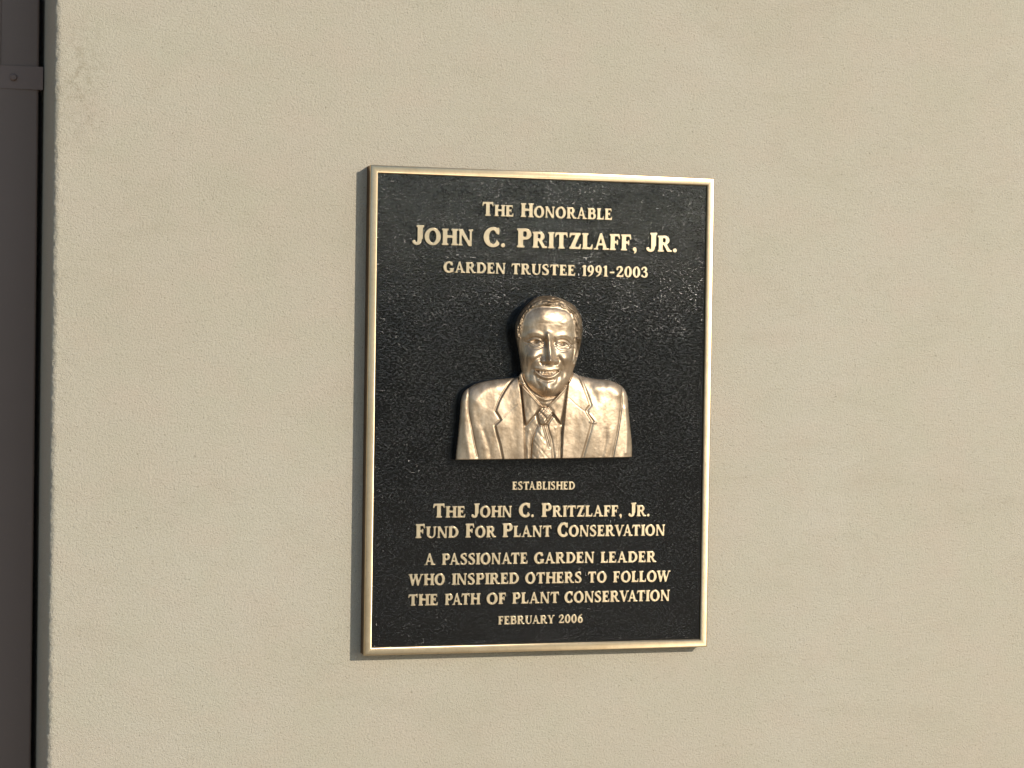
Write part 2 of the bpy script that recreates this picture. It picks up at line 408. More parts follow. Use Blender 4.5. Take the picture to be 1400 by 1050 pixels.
def glyph(ch):
    s, t = ST, TH
    if ch == 'I': p = Pen(.335); p.stem(.06)
    elif ch == 'H':
        p = Pen(.90); p.stem(.065); p.stem(.62); p.rect(.2, .455, .7, .455 + t)
    elif ch == 'E':
        p = Pen(.69); p.stem(.065, bot='l', top='l'); p.rect(.2, 0, .62, t * .9); p.rect(.2, 1 - t * .9, .6, 1); p.rect(.2, .46, .5, .46 + t * .9)
        p.poly([(.69, .29), (.62, .29), (.5, .05), (.6, 0), (.66, 0)]); p.poly([(.60, 1), (.635, .72), (.575, .72), (.48, .95)]); p.rect(.44, .37, .51, .655)
    elif ch == 'F':
        p = Pen(.65); p.stem(.065, top='l'); p.rect(.2, 1 - t * .9, .6, 1); p.rect(.2, .43, .5, .43 + t * .9)
        p.poly([(.60, 1), (.645, .69), (.575, .69), (.48, .95)]); p.rect(.44, .33, .515, .645)
    elif ch == 'L':
        p = Pen(.66); p.stem(.065, bot='l'); p.rect(.2, 0, .6, t * .9); p.poly([(.665, .33), (.595, .33), (.48, .05), (.58, 0), (.635, 0)])
    elif ch == 'T':
        p = Pen(.80); p.stem(.4 - s / 2, top=''); p.rect(.06, 1 - t * .95, .74, 1)
        p.poly([(.04, 1), (.0, .69), (.065, .69), (.18, .94)]); p.poly([(.76, 1), (.80, .69), (.735, .69), (.62, .94)])
    elif ch == 'A':
        p = Pen(.92); p.poly([(.37, 1.02), (.50, 1.02), (.83, .0), (.60, .0)]); p.poly([(.37, 1.02), (.47, .86), (.205, .0), (.09, .0)])
        p.rect(.24, .27, .66, .27 + t * .85); p.rect(.0, 0, .29, SH); p.rect(.53, 0, .92, SH)
    elif ch == 'V':
        p = Pen(.90); p.poly([(.06, 1), (.30, 1), (.54, .2), (.45, -.02), (.39, -.02)]); p.poly([(.70, 1), (.81, 1), (.51, -.02), (.39, -.02), (.43, .18)])
        p.rect(.0, 1 - SH, .37, 1); p.rect(.62, 1 - SH, .90, 1)
    elif ch == 'W':
        p = Pen(1.30)
        p.poly([(.05, 1), (.28, 1), (.46, .25), (.44, -.02), (.30, -.02)]); p.poly([(.58, 1), (.68, .95), (.44, -.02), (.33, -.02), (.36, .2)])
        p.poly([(.52, 1), (.74, 1), (.93, .25), (.91, -.02), (.77, -.02)]); p.poly([(1.10, 1), (1.21, 1), (.91, -.02), (.80, -.02), (.83, .2)])
        p.rect(0, 1 - SH, .35, 1); p.rect(.48, 1 - SH, .80, 1); p.rect(1.03, 1 - SH, 1.30, 1)
    elif ch == 'Y':
        p = Pen(.88); p.stem(.33, y1=.45, top=''); p.poly([(.05, 1), (.30, 1), (.545, .42), (.33, .42)]); p.poly([(.68, 1), (.80, 1), (.545, .40), (.42, .44)])
        p.rect(0, 1 - SH, .36, 1); p.rect(.60, 1 - SH, .88, 1)
    elif ch == 'N':
        p = Pen(.88); p.stem(.075, w=.13, top='l'); p.stem(.675, w=.13, bot='', top='lr'); p.poly([(.02, 1), (.27, 1), (.805, .0), (.805, -.02), (.62, -.02)])
    elif ch == 'Z':
        p = Pen(.74); p.rect(.05, 1 - t * .95, .70, 1); p.rect(.03, 0, .70, t * .95); p.poly([(.44, 1), (.70, 1), (.29, 0), (.03, 0)])
        p.poly([(.04, 1), (.02, .70), (.085, .70), (.2, .94)]); p.poly([(.73, .32), (.665, .32), (.55, .05), (.7, 0)])
    elif ch == 'O': p = Pen(.94); p.ring(.47, .5, .47, .53, s * 1.02, t * 1.05)
    elif ch == 'C':
        p = Pen(.80); p.ring(.46, .5, .46, .53, s * 1.05, t * 1.1); p.cut([(.55, .5), (.68, .72), (1.2, .86), (1.2, .10), (.74, .24)])
        p.cut([(.78, -.2), (1.2, -.2), (1.2, 1.2), (.78, 1.2)]); p.rect(.69, .64, .765, 1.0)
    elif ch == 'G':
        p = Pen(.90); p.ring(.46, .5, .46, .53, s * 1.05, t * 1.1); p.cut([(.55, .45), (.68, .72), (1.2, .86), (1.2, .30), (.7, .3)])
        p.cut([(.84, -.2), (1.2, -.2), (1.2, 1.2), (.84, 1.2)]); p.rect(.69, .66, .765, 1.0); p.rect(.62, .04, .62 + s, .40); p.rect(.52, .40 - SH, .90, .41)
    elif ch == 'D': p = Pen(.86); p.stem(.065, bot='l', top='l'); p.bowl(.2, 0, .86, 1)
    elif ch == 'P': p = Pen(.74); p.stem(.065, top='l'); p.bowl(.2, .42, .74, 1)
    elif ch == 'B': p = Pen(.78); p.stem(.065, bot='l', top='l'); p.bowl(.2, .475, .715, 1); p.bowl(.2, 0, .78, .475 + t * .8)
    elif ch == 'R':
        p = Pen(.88); p.stem(.065, top='l'); p.bowl(.2, .44, .73, 1); p.poly([(.33, .50), (.55, .50), (.83, .0), (.60, .0)]); p.rect(.62, 0, .88, SH)
    elif ch == 'U':
        p = Pen(.88); p.stem(.07, y0=.36, bot=''); p.stem(.655, y0=.36, w=.14, bot='')
        cl = p.Y <= .37; o = (((p.X - .4325) / .3625) ** 2 + ((p.Y - .37) / .39) ** 2) <= 1; i = (((p.X - .47) / .185) ** 2 + ((p.Y - .37) / .265) ** 2) <= 1
        p.M |= o & ~i & cl
    elif ch == 'J':
        p = Pen(.56); p.stem(.26, y0=.28, bot=''); p.stroke([(.367, .30, .107), (.345, .13, .10), (.26, .05, .075), (.15, .045, .06), (.09, .10, .07)]); p.dot(.085, .14, .085)
    elif ch == 'S':
        p = Pen(.66); p.stroke([(.545, .80, .055), (.46, .925, .06), (.30, .955, .065), (.15, .86, .095), (.14, .70, .11), (.30, .56, .115), (.46, .43, .115), (.535, .28, .11), (.46, .11, .085), (.29, .045, .06), (.14, .10, .055), (.08, .24, .05)])
        p.rect(.50, .70, .565, 1.0); p.rect(.04, 0.0, .105, .30)
    elif ch == '.': p = Pen(.26); p.dot(.13, .10, .125)
    elif ch == ',': p = Pen(.28); p.dot(.14, .10, .125); p.stroke([(.2, .08, .07), (.2, -.04, .06), (.12, -.16, .03)])
    elif ch == '-': p = Pen(.40); p.rect(.03, .33, .37, .33 + t)
    elif ch == '0': p = Pen(.68); p.ring(.34, .5, .34, .53, s * .92, t * .95)
    elif ch == '1':
        p = Pen(.44); p.stem(.14, w=s * .95, top=''); p.poly([(.14, 1.02), (.345, 1.02), (.345, .9), (.14, .82), (.02, .80), (.02, .87)])
    elif ch == '2':
        p = Pen(.66); p.stroke([(.10, .70, .075), (.11, .83, .075), (.22, .945, .065), (.40, .93, .085), (.50, .78, .11), (.44, .58, .10), (.28, .36, .075), (.12, .14, .065)])
        p.rect(.04, 0, .62, .16); p.poly([(.665, .32), (.60, .32), (.52, .1), (.6, 0), (.65, 0)]); p.dot(.12, .73, .09)
    elif ch == '3':
        p = Pen(.64); p.stroke([(.09, .80, .07), (.19, .94, .06), (.36, .94, .08), (.46, .79, .105), (.38, .61, .075), (.24, .545, .05)])
        p.stroke([(.24, .545, .05), (.42, .51, .08), (.51, .32, .11), (.43, .11, .09), (.26, .05, .065), (.09, .14, .07)]); p.dot(.1, .79, .085); p.dot(.1, .18, .085)
    elif ch == '6':
        p = Pen(.66); p.ring(.34, .32, .31, .35, s * .9, t * .9); p.stroke([(.14, .34, .105), (.17, .60, .10), (.30, .85, .075), (.52, .99, .04)])
    elif ch == '9':
        p = Pen(.66); p.ring(.32, .68, .31, .35, s * .9, t * .9); p.stroke([(.52, .66, .105), (.49, .40, .10), (.36, .15, .075), (.14, .01, .04)])
    else: raise ValueError(ch)
    return p

def blur(F, sig):
    r = int(3 * sig) + 1; k = np.exp(-(np.arange(-r, r + 1) / sig) ** 2 / 2); k /= k.sum()
    F = np.apply_along_axis(lambda v: np.convolve(v, k, 'same'), 0, F)
    return np.apply_along_axis(lambda v: np.convolve(v, k, 'same'), 1, F)

def contours(F, lev):
    """marching squares: closed loops in grid units"""
    B = F > lev; ny, nx = F.shape; seg = {}
    def cut(a, b):
        (x0, y0), (x1, y1) = a, b; f0, f1 = F[y0, x0], F[y1, x1]; t = (lev - f0) / (f1 - f0)
        return (x0 + (x1 - x0) * t, y0 + (y1 - y0) * t)
    c = B[:-1, :-1] * 1 + B[:-1, 1:] * 2 + B[1:, 1:] * 4 + B[1:, :-1] * 8
    tab = {1: 'LB', 2: 'BR', 3: 'LR', 4: 'RT', 6: 'BT', 7: 'LT', 8: 'TL', 9: 'TB', 11: 'TR', 12: 'RL', 13: 'RB', 14: 'BL', 5: 'LTRB', 10: 'BLTR'}
    nxt = {}; pos = {}
    for y, x in zip(*np.nonzero((c > 0) & (c < 15))):
        y = int(y); x = int(x); s = tab[int(c[y, x])]
        E = {'L': (('v', x, y), (x, y), (x, y + 1)), 'R': (('v', x + 1, y), (x + 1, y), (x + 1, y + 1)),
             'B': (('h', x, y), (x, y), (x + 1, y)), 'T': (('h', x, y + 1), (x, y + 1), (x + 1, y + 1))}
        for a, b in zip(s[0::2], s[1::2]):
            for q in (a, b):
                k, p0, p1 = E[q]
                if k not in pos: pos[k] = cut(p0, p1)
            nxt[E[a][0]] = E[b][0]
    loops = []
    while nxt:
        k0 = next(iter(nxt)); k = k0; L = []
        while k in nxt:
            L.append(pos[k]); k = nxt.pop(k)
        if len(L) > 8: loops.append(L)
    return loops

def simplify(L, tol):
    P = np.array(L); n = len(P)
    def dp(i, j):
        if j <= i + 1: return [i]
        a, b = P[i], P[j]; d = b - a; l = np.hypot(*d) or 1e-9
        q = P[i + 1:j]; dist = np.abs((q[:, 0] - a[0]) * d[1] - (q[:, 1] - a[1]) * d[0]) / l
        k = int(dist.argmax())
        if dist[k] < tol: return [i]
        return dp(i, i + 1 + k) + dp(i + 1 + k, j)
    far = int(np.hypot(*(P - P[0]).T).argmax())
    idx = dp(0, far) + dp(far, n - 1) + [n - 1]
    return P[idx]

GLYPHS = {}
def glyph_loops(ch):
    if ch not in GLYPHS:
        p = glyph(ch); F = blur(p.M.astype(float), 0.022 * RES)
        out = []
        for L in contours(F, 0.42):
            Q = simplify(L, 0.22)
            out.append([((x + .5) / RES - PAD, (y + .5) / RES - PAD - 0.1) for x, y in Q])
        GLYPHS[ch] = (p.w, out)
    return GLYPHS[ch]

KERN = {'AT': -.12, 'TA': -.12, 'VA': -.17, 'AV': -.17, 'PA': -.12, 'LA': .0, 'RY': -.06, 'RV': -.08, 'AF': -.02, 'LT': -.1, 'ZL': -.02, 'FF': -.02, 'OW': -.06, 'AR': -.02, 'RA': -.04, 'UA': -.05, 'FA': -.1}
def text_line(words, cap, small=None, zoff=0.0, label=None):
    """words: (text, x0, x1, baseline) in mm on the plaque's face; capital initials and small capitals when small is given"""
    cu = bpy.data.curves.new('lettering', 'CURVE'); cu.dimensions = '2D'; cu.fill_mode = 'BOTH'
    cu.extrude = 0.00085; cu.bevel_depth = 0.00042; cu.bevel_resolution = 1; cu.offset = -0.00036
    for txt, x0, x1, yb in words:
        x = 0; items = []
        for i, ch in enumerate(txt):
            up = small is None or ch != ch.lower()
            h = cap if (up or ch in '.,') else small
            if ch in '.,' and small: h = small
            wd, loops = glyph_loops(ch.upper())
            if i:
                k = KERN.get((txt[i - 1] + ch).upper(), 0.0)
                x += (0.055 + k) * h
            items.append((x, h, loops)); x += wd * h
        sc = (x1 - x0) / x
        for xo, h, loops in items:
            for L in loops:
                sp = cu.splines.new('POLY'); sp.points.add(len(L) - 1); sp.use_cyclic_u = True
                for q, (px, py) in zip(sp.points, L):
                    q.co = ((x0 + (xo + px * h) * sc) / 1000, (yb + py * h) / 1000, 0, 1)
    tmp = bpy.data.objects.new('lettering_curve', cu); COL.objects.link(tmp)
    dg = bpy.context.evaluated_depsgraph_get()
    me = bpy.data.meshes.new_from_object(tmp.evaluated_get(dg))
    bpy.data.objects.remove(tmp); bpy.data.curves.remove(cu)
    # curve lies in x/y facing +z: stand it up so that it faces -y
    me.transform(Matrix(((1, 0, 0, 0), (0, 0, -1, REC - 0.0009), (0, 1, 0, 0), (0, 0, 0, 1))))
    me.materials.clear()
    o = link('lettering', me, plaque, M_LETTER)
    me.set_sharp_from_angle(angle=R(30))
    if label: o['label'] = label

text_line([('The', -84.1, -42.7, 246.2), ('Honorable', -33.4, 89.1, 246.2)], 17.6, 14.4, label='top line of raised letters')
text_line([('John', -173.9, -95.2, 207.9), ('C.', -81.6, -53.1, 207.7), ('Pritzlaff,', -37.9, 123.3, 207.7), ('Jr.', 135.9, 178.2, 207.5)], 24.0, 20.6, label='largest line of raised letters')
text_line([('GARDEN', -133.3, -52.2, 173.7), ('TRUSTEE', -44.7, 40.5, 173.6), ('1991', 48.9, 84.1, 173.5), ('-', 86.2, 93.7, 173.5), ('2003', 95.4, 139.2, 173.5)], 13.7, label='line of raised capitals with two years above the portrait')
text_line([('ESTABLISHED', -39.2, 44.4, -99.2)], 10.3, label='single small raised word under the portrait')
text_line([('The', -142.3, -100.3, -133.8), ('John', -92.5, -39.1, -133.8), ('C.', -30.1, -9.9, -133.8), ('Pritzlaff,', 0.1, 108.5, -133.9), ('Jr.', 117.1, 146.3, -134.0)], 17.6, 14.3, label='raised line naming the fund')
text_line([('Fund', -164.4, -108.8, -159.2), ('For', -99.9, -59.7, -159.2), ('Plant', -51.1, 13.9, -159.2), ('Conservation', 21.7, 167.8, -159.2)], 17.6, 14.3, label='raised line with the purpose of the fund')
text_line([('A', -152.6, -138.5, -193.1), ('PASSIONATE', -129.9, -17.4, -193.2), ('GARDEN', -9.1, 71.8, -193.3), ('LEADER', 80.3, 156.4, -193.4)], 14.2, label='first of the three closely set lines of raised capitals')
text_line([('WHO', -172.7, -125.5, -218.4), ('INSPIRED', -116.5, -28.5, -218.5), ('OTHERS', -20.4, 55.5, -218.6), ('TO', 63.5, 89.0, -218.7), ('FOLLOW', 97.8, 176.3, -218.8)], 14.2, label='second of the three closely set lines of raised capitals')
text_line([('THE', -172.6, -134.3, -243.8), ('PATH', -125.3, -79.5, -243.8), ('OF', -70.9, -45.1, -243.8), ('PLANT', -37.0, 25.3, -243.8), ('CONSERVATION', 32.3, 175.7, -243.8)], 14.2, label='third of the three closely set lines of raised capitals')
text_line([('FEBRUARY', -55.2, 19.6, -269.8), ('2006', 25.0, 57.9, -269.6)], 10.6, label='small raised date at the foot of the plaque')

# ------------------------------------------------------------------ portrait relief, modelled as a height field in the drawing's own units (1 unit is close to 1 mm)
def cr(pts, closed=False, n=8):
    P = np.array(pts, float); N = len(P); out = []
    for k in range(N if closed else N - 1):
        if closed: p0, p1, p2, p3 = P[(k - 1) % N], P[k], P[(k + 1) % N], P[(k + 2) % N]
        else: p0, p1, p2, p3 = P[max(k - 1, 0)], P[k], P[k + 1], P[min(k + 2, N - 1)]
        for t in np.linspace(0, 1, n, endpoint=False):
            out.append(0.5 * (2 * p1 + (p2 - p0) * t + (2 * p0 - 5 * p1 + 4 * p2 - p3) * t * t + (3 * p1 - p0 - 3 * p2 + p3) * t ** 3))
    if not closed: out.append(P[-1])
    return np.array(out)
STEP = 0.55
U, Vv = np.meshgrid(np.arange(617, 879, STEP), np.arange(398, 634, STEP))
def seg_dist(Q, closed=False):
    d = np.full(U.shape, 1e9); tt = np.zeros(U.shape); n = len(Q); K = n if closed else n - 1
    for k in range(K):
        a = Q[k]; b = Q[(k + 1) % n]; ab = b - a; l2 = (ab ** 2).sum() + 1e-12
        t = np.clip(((U - a[0]) * ab[0] + (Vv - a[1]) * ab[1]) / l2, 0, 1)
        e = np.hypot(U - a[0] - t * ab[0], Vv - a[1] - t * ab[1])
        mk = e < d; d = np.where(mk, e, d); tt = np.where(mk, (k + t) / K, tt)
    return d, tt
def inside(Q):
    ins = np.zeros(U.shape, bool); n = len(Q)
    for k in range(n):
        (x0, y0), (x1, y1) = Q[k], Q[(k + 1) % n]
        if y0 == y1: continue
        c = (Vv >= min(y0, y1)) & (Vv < max(y0, y1))
        ins ^= c & (U < x0 + (Vv - y0) * (x1 - x0) / (y1 - y0))
    return ins
def sdf(pts, smooth=True):
    Q = cr(pts, True) if smooth else np.array(pts, float)
    d, _ = seg_dist(Q, True)
    return np.where(inside(Q), d, -d)
def ss(a, b, x):
    t = np.clip((x - a) / (b - a), 0, 1); return t * t * (3 - 2 * t)
def blob(cx, cy, sx, sy=None, rot=0.0):
    sy = sy or sx; c, s_ = math.cos(rot), math.sin(rot)
    x = (U - cx) * c + (Vv - cy) * s_; y = -(U - cx) * s_ + (Vv - cy) * c
    return np.exp(-(x / sx) ** 2 - (y / sy) ** 2)
def line(pts, s, smooth=True, taper=None):
    d, t = seg_dist(cr(pts) if smooth else np.array(pts, float))
    gz = np.exp(-(d / s) ** 2)
    if taper: gz = gz * (taper[0] + (taper[1] - taper[0]) * t)
    return gz
def smax(a, b, k): return 0.5 * (a + b + np.sqrt((a - b) ** 2 + k * k))

def build_portrait():
    BOT = 627.0
    body = sdf([(622, 665), (625.4, 640), (626.6, 625), (628, 609), (630.3, 587), (632.4, 562), (633.4, 547), (636.5, 537), (643, 530.8), (653, 525.2), (668.6, 521), (686.4, 518.6), (700, 517.4), (709, 515.2), (722, 506),
                (772, 500), (785, 509.3), (792.4, 513.6), (806.7, 517.4), (821, 519.6), (835.2, 521), (847.1, 525.6), (855.5, 532.6), (860, 543.5), (862, 563.6), (864.6, 587.4), (866.4, 605.2), (867.2, 627.3), (868.5, 645), (871, 665)])
    def rnd(d, Rr, p=2.0): return (1 - (1 - np.clip(d / Rr, 0, 1)) ** p) ** (1 / p)
    def soft(d, Rr, p=2.0): return 1 - (1 - np.clip(d / Rr, 0, 1)) ** p
    def wall(d):                                             # the sides of the casting: nearly square to the plate
        gx = np.gradient(d, STEP, axis=1)
        wd = 1.3 + 4.6 * np.clip(gx, 0, 1)
        return ss(-wd, 0.2, d), wd
    wb, wdb = wall(body)
    J = 13.5 * wb + 3.0 * rnd(body, 7, 2.0) + 4.6 * soft(body, 20) + 3.0 * soft(body, 70)
    # sleeve heads turn away from the light, chest swells
    J += 2.2 * blob(690, 585, 26, 42) + 2.0 * blob(815, 580, 26, 42)
    J -= 0.9 * line([(643.8, 530), (643.4, 548), (644, 564), (648.5, 586), (652.2, 605), (657, 628)], 3.4)
    J -= 1.3 * line([(643.6, 530), (643.2, 548), (643.8, 564), (648.3, 586), (652, 605), (656, 622)], 1.0)
    J -= 1.3 * line([(852.6, 531), (850.9, 557), (847, 587.4), (842.6, 609), (839, 627)], 1.0)
    J -= 0.6 * line([(852.6, 531), (850.9, 557), (847, 587.4), (842.6, 609), (838, 627)], 4.5)
    J += .8 * line([(637, 548), (638, 580), (642, 605), (646, 630)], 3.6)
    J += 1.3 * line([(857, 560), (859, 590), (858, 620)], 3.4)
    J += .9 * line([(680, 530), (664, 535), (655, 548)], 6) + 1.2 * line([(815, 532), (835, 532), (846, 540)], 6)
    J += .5 * line([(830, 624), (836, 606), (838, 590)], 5) - 0.5 * line([(824, 624), (829, 604), (829, 588)], 3)
    J += .5 * line([(668, 628), (664, 606), (658, 585)], 5) - .4 * line([(674, 628), (670, 606), (664, 588)], 3)
    J -= .8 * line([(800, 518), (811, 532), (816, 548)], 4.5)
    # lapels: a sheet lying on the coat, rolled up along its inner edge
    lapL = sdf([(709.5, 515.5), (703, 519.8), (697.5, 526), (692.4, 534), (685.2, 547.3), (680.3, 561.4), (684, 567), (687.4, 573.2), (683, 577.5), (679.6, 580.4), (682.6, 593.3), (686.4, 606), (690.8, 627), (694, 645), (719.5, 645), (719.2, 627.9), (718.6, 590), (717.4, 570), (715.6, 550), (713, 530)], False)
    lapR = sdf([(784.8, 509.6), (792.6, 516.5), (798.5, 531), (803, 543), (807, 554.5), (803.6, 558.4), (801.2, 562.2), (805, 569), (809.6, 576.5), (806.8, 589), (801, 609), (796, 627), (792, 645), (768, 645), (768.6, 627), (769.8, 593.3), (773.3, 557.6), (776.5, 527), (779.5, 513)], False)
    dinL, _ = seg_dist(cr([(711.4, 519), (715.6, 550), (718.6, 590), (719.2, 640)]))
    dinR, _ = seg_dist(cr([(778.5, 517), (773.3, 557.6), (769.8, 593.3), (768, 640)]))
    J += ss(-.5, 1.3, lapL) * (2.4 + 1.8 * np.exp(-(dinL / 13) ** 2)) + ss(-.5, 1.3, lapR) * (2.4 + 1.2 * np.exp(-(dinR / 13) ** 2))
    J -= .9 * np.exp(-((lapL + 1.1) / 1.1) ** 2) * (lapL < 1) + .9 * np.exp(-((lapR + 1.6) / 1.7) ** 2) * (lapR < 1)
    J += .9 * line([(808, 577.5), (815.5, 578.6), (812, 573), (806, 566)], 1.2)
    J -= .25 * line([(687.6, 573.2), (697, 563), (708.5, 552.5)], .7) + .2 * line([(801.5, 563.5), (792, 557), (779, 545)], .7)
    J += fbm(U / 12 + 40, Vv / 20, 2, 21) * .45
    # shirt in the opening
    opening = sdf([(711, 512), (712.5, 525), (715.8, 550), (717.6, 570), (718.8, 590), (719.4, 627), (719.5, 650), (768, 650), (768.8, 627), (770, 593.3), (773.5, 557.6), (777, 526), (779, 512), (766, 500), (724, 500)], False)
    shirt = 22.8 + 3.2 * rnd(opening, 24) + fbm(U / 7 + 7, Vv / 14, 2, 33) * .8
    shirt += .4 * line([(725, 588), (722, 606), (724, 628)], 1.8) + .4 * line([(761, 585), (764, 604), (762, 626)], 2)
    colL = sdf([(714, 524), (718.5, 530), (724, 536), (729.5, 541.2), (735.5, 548.5), (742, 555.8), (738.5, 560.5), (730, 570), (720.6, 580.8), (718, 566), (716, 548)], False)
    colR = sdf([(777, 524), (772, 531), (765, 539.5), (757, 548.5), (749.3, 555.6), (752.5, 559.5), (760, 569), (767.6, 579.6), (770.5, 565), (773.6, 545)], False)
    shirt += ss(-.5, 1.2, colL) * 3.6 + ss(-.5, 1.2, colR) * 3.6
    shirt += 1.6 * line([(717, 527), (729.3, 541), (741.6, 555)], 1.7) + 1.6 * line([(775, 527), (762, 543), (750, 555)], 1.7)
    shirt -= .7 * np.exp(-((colL + 1.4) / 1.3) ** 2) * (colL < 1) + .7 * np.exp(-((colR + 1.5) / 1.5) ** 2) * (colR < 1)
    tieb = sdf([(739, 578), (736, 583), (732, 592), (729.3, 601), (728.2, 614), (727.8, 628), (727.8, 645), (757.4, 645), (757, 628), (756, 613), (753.6, 600), (749.5, 588), (747.5, 578)], False)
    knot = sdf([(740, 557.4), (745, 555.8), (750.7, 556.6), (756, 563), (756.8, 567), (752, 574.5), (748, 580.4), (743.5, 581.2), (739.4, 580.2), (736.6, 571), (735.8, 565.5)], False)
    tie = 25.4 + 1.2 * rnd(tieb, 3) + 2.6 * soft(tieb, 14)
    tie -= .8 * np.clip(np.sin((U * .62 + Vv * -.52) / 5.4 * 2 * math.pi * .55), .55, 1) * .7
    tie -= 1.5 * line([(744, 583), (748, 596), (752.5, 612)], 1.4)
    tie += fbm(U / 3.5, Vv / 6, 2, 71) * .35
    kn = 26.8 + 1.5 * rnd(knot, 3) + 1.8 * soft(knot, 10) + fbm(U / 3, Vv / 3, 2, 72) * .5 - .35 * np.sin((U * .8 + Vv * .6) * 1.9) - .9 * line([(739, 563), (746, 570), (749, 578)], 1.0)
    H = np.where(opening > 0, shirt, J)
    H = np.where((opening <= 0) & (opening > -1.0), np.maximum(J - 1.5, shirt), H)
    step = ss(-.6, .9, tieb); H = np.where(tieb > -.6, H * (1 - step) + np.maximum(tie, H) * step, H)
    H -= 1.2 * np.exp(-((tieb + 1.2) / 1.3) ** 2) * (tieb < .5) * (Vv > 581)
    step = ss(-.6, .9, knot); H = np.where(knot > -.6, H * (1 - step) + np.maximum(kn, H) * step, H)
    H -= 1.0 * np.exp(-((knot + 1.2) / 1.3) ** 2) * (knot < .5)

    # neck
    neck = sdf([(716, 515), (718, 527), (729.5, 541.5), (742, 556), (749.3, 556), (762, 543), (776, 524), (778, 512), (748, 500)], False)
    nk = 24.0 + 3 * soft(neck, 14) - .5 * line([(738, 547), (747, 550), (758, 546)], 1.6)
    H = np.where(neck > 0, nk, H)

    # head: skull and jaw mass
    head = sdf([(705.6, 447.3), (707.2, 440), (713.4, 426.8), (722.8, 416.4), (732.2, 409.2), (742, 406), (756, 406), (768.6, 409.2), (778.6, 414), (786.5, 418.8), (791.4, 426.2), (795.8, 434), (797.3, 446), (797.2, 458), (795.6, 470),
                (792.4, 484), (788.8, 497), (784.6, 509), (778.5, 523), (770, 534), (762.5, 540.6), (755.5, 543.8), (747, 544.2), (739, 541.6), (731, 536.4), (723.6, 529.4), (717.2, 518), (713.8, 505), (711.6, 489), (708.6, 472), (705.8, 458)])
    wh, wdh = wall(head)
    low = ss(508, 526, Vv)
    hd = (20 + 4 * low) * np.where(low > .5, ss(-.8, .8, head), wh) + 1.8 * rnd(head, 3) + (12 + 1 * low) * soft(head, 34, 2.3) + 3.5 * soft(head, 40, 1.6)
    face = np.zeros_like(U)
    face += 2.2 * blob(752, 438, 26, 15) + 0.8 * blob(740, 434, 9, 7)
    # temples and side planes
    face -= 2.2 * blob(717, 455, 6, 14) + 1.6 * blob(785, 455, 5, 14)
    # brows
    face += 1.5 * line([(719, 462), (724, 458.2), (731, 456.6), (737, 458), (741.5, 460.6)], 3.4) + 1.5 * line([(761.5, 462.4), (765, 460.6), (772, 459.8), (779, 461.6), (784, 466.5)], 3.4)
    face += 1.4 * blob(751, 459, 6, 7)
    face += .5 * line([(749.5, 464), (748.6, 456), (748.0, 448)], 3.0)
    face += fbm(U / 9, Vv / 5, 2, 44) * .45 * ss(466, 445, Vv)
    # orbits
    face -= 5.6 * blob(733.5, 468.0, 10.5, 6.4, .06) + 5.6 * blob(769.8, 471.0, 10.5, 6.4, .12)
    face -= 3.2 * blob(744.6, 469.5, 4.0, 6) + 2.6 * blob(758.6, 471, 3.4, 6)
    # eyes
    for cx, cy, rot, lid, low in ((733.4, 468.0, .05, [(724.0, 467.6), (728, 465.6), (733.4, 464.9), (739, 466.4), (743.2, 469.8)], [(724.2, 467.9), (728.5, 470.4), (734, 471.3), (739.5, 470.8), (743.2, 469.8)]),
                                   (769.6, 471.2, .12, [(760, 471.2), (764, 468.8), (769.3, 467.8), (775, 469.6), (780, 474.4)], [(760, 471.4), (764.5, 473.4), (770, 474.3), (775.5, 474.4), (780, 474.6)])):
        c, s_ = math.cos(rot), math.sin(rot); x = ((U - cx) * c + (Vv - cy) * s_) / 9.0; y = (-(U - cx) * s_ + (Vv - cy) * c) / 5.0
        face += 2.5 * np.sqrt(np.clip(1 - x * x - y * y, 0, 1))
        face += 1.8 * line(lid, 1.3) + .6 * line(low, 1.1)
        face -= .5 * line([(p[0], p[1] - 2.8) for p in lid], 1.2)
        face += 1.3 * line([(p[0] + (cx - 751) * .04, p[1] - 4.0) for p in lid], 1.7)
        face -= 1.5 * line([(p[0], p[1] + 1.6) for p in lid[1:-1]], .9)
        face -= 4.6 * blob(cx + .1, cy + .1, 2.5, 2.1) - 1.2 * blob(cx + 1.2, cy - .6, .7)
    face -= .8 * line([(725, 473.5), (730, 477.2), (736, 477.6), (741, 475.4)], 1.2) + .8 * line([(761, 477.6), (767, 481), (774, 480.8), (779.5, 478)], 1.2)
    face += .9 * line([(725.5, 471.5), (731, 474.8), (737, 475), (741.5, 473)], 1.7) + .9 * line([(761.5, 475.6), (767.5, 478.4), (774.5, 478.2), (779, 476)], 1.7)
    face -= .7 * line([(782, 473), (785.5, 471.5)], .8) + .7 * line([(782, 476), (786, 477.5)], .8)
    for k, yy in enumerate((430.5, 436.5, 443)):
        face -= (.05 + .03 * k) * line([(729 + k, yy + 2), (740, yy), (751, yy + 1), (763, yy + .6), (774 - k, yy + 3)], 1.0)
    face -= .7 * line([(722.5, 470), (719, 468.6)], .8) + .7 * line([(722.6, 472), (719.4, 473.6)], .8)
    face -= .5 * line([(722, 484), (720.5, 494), (721.5, 502)], 1.1) + .5 * line([(780.5, 487), (781, 496), (779.5, 504)], 1.1)
    # nose
    d, t = seg_dist(cr([(750.2, 459), (751.2, 466), (752, 475), (752.8, 485), (753, 494)]))
    cutn = ss(502.5, 495.6, Vv)
    face += (3.2 + 8.8 * t ** 1.2) * np.exp(-(d / (3.3 + 2.3 * t)) ** 2) * ss(507, 492.5, Vv)
    face += (3.8 * blob(752.8, 493.4, 5.0, 4.6) + 3.4 * blob(743.6, 494.0, 3.4, 3.6) + 3.2 * blob(761.2, 494.6, 3.2, 3.6)) * ss(505, 495, Vv)
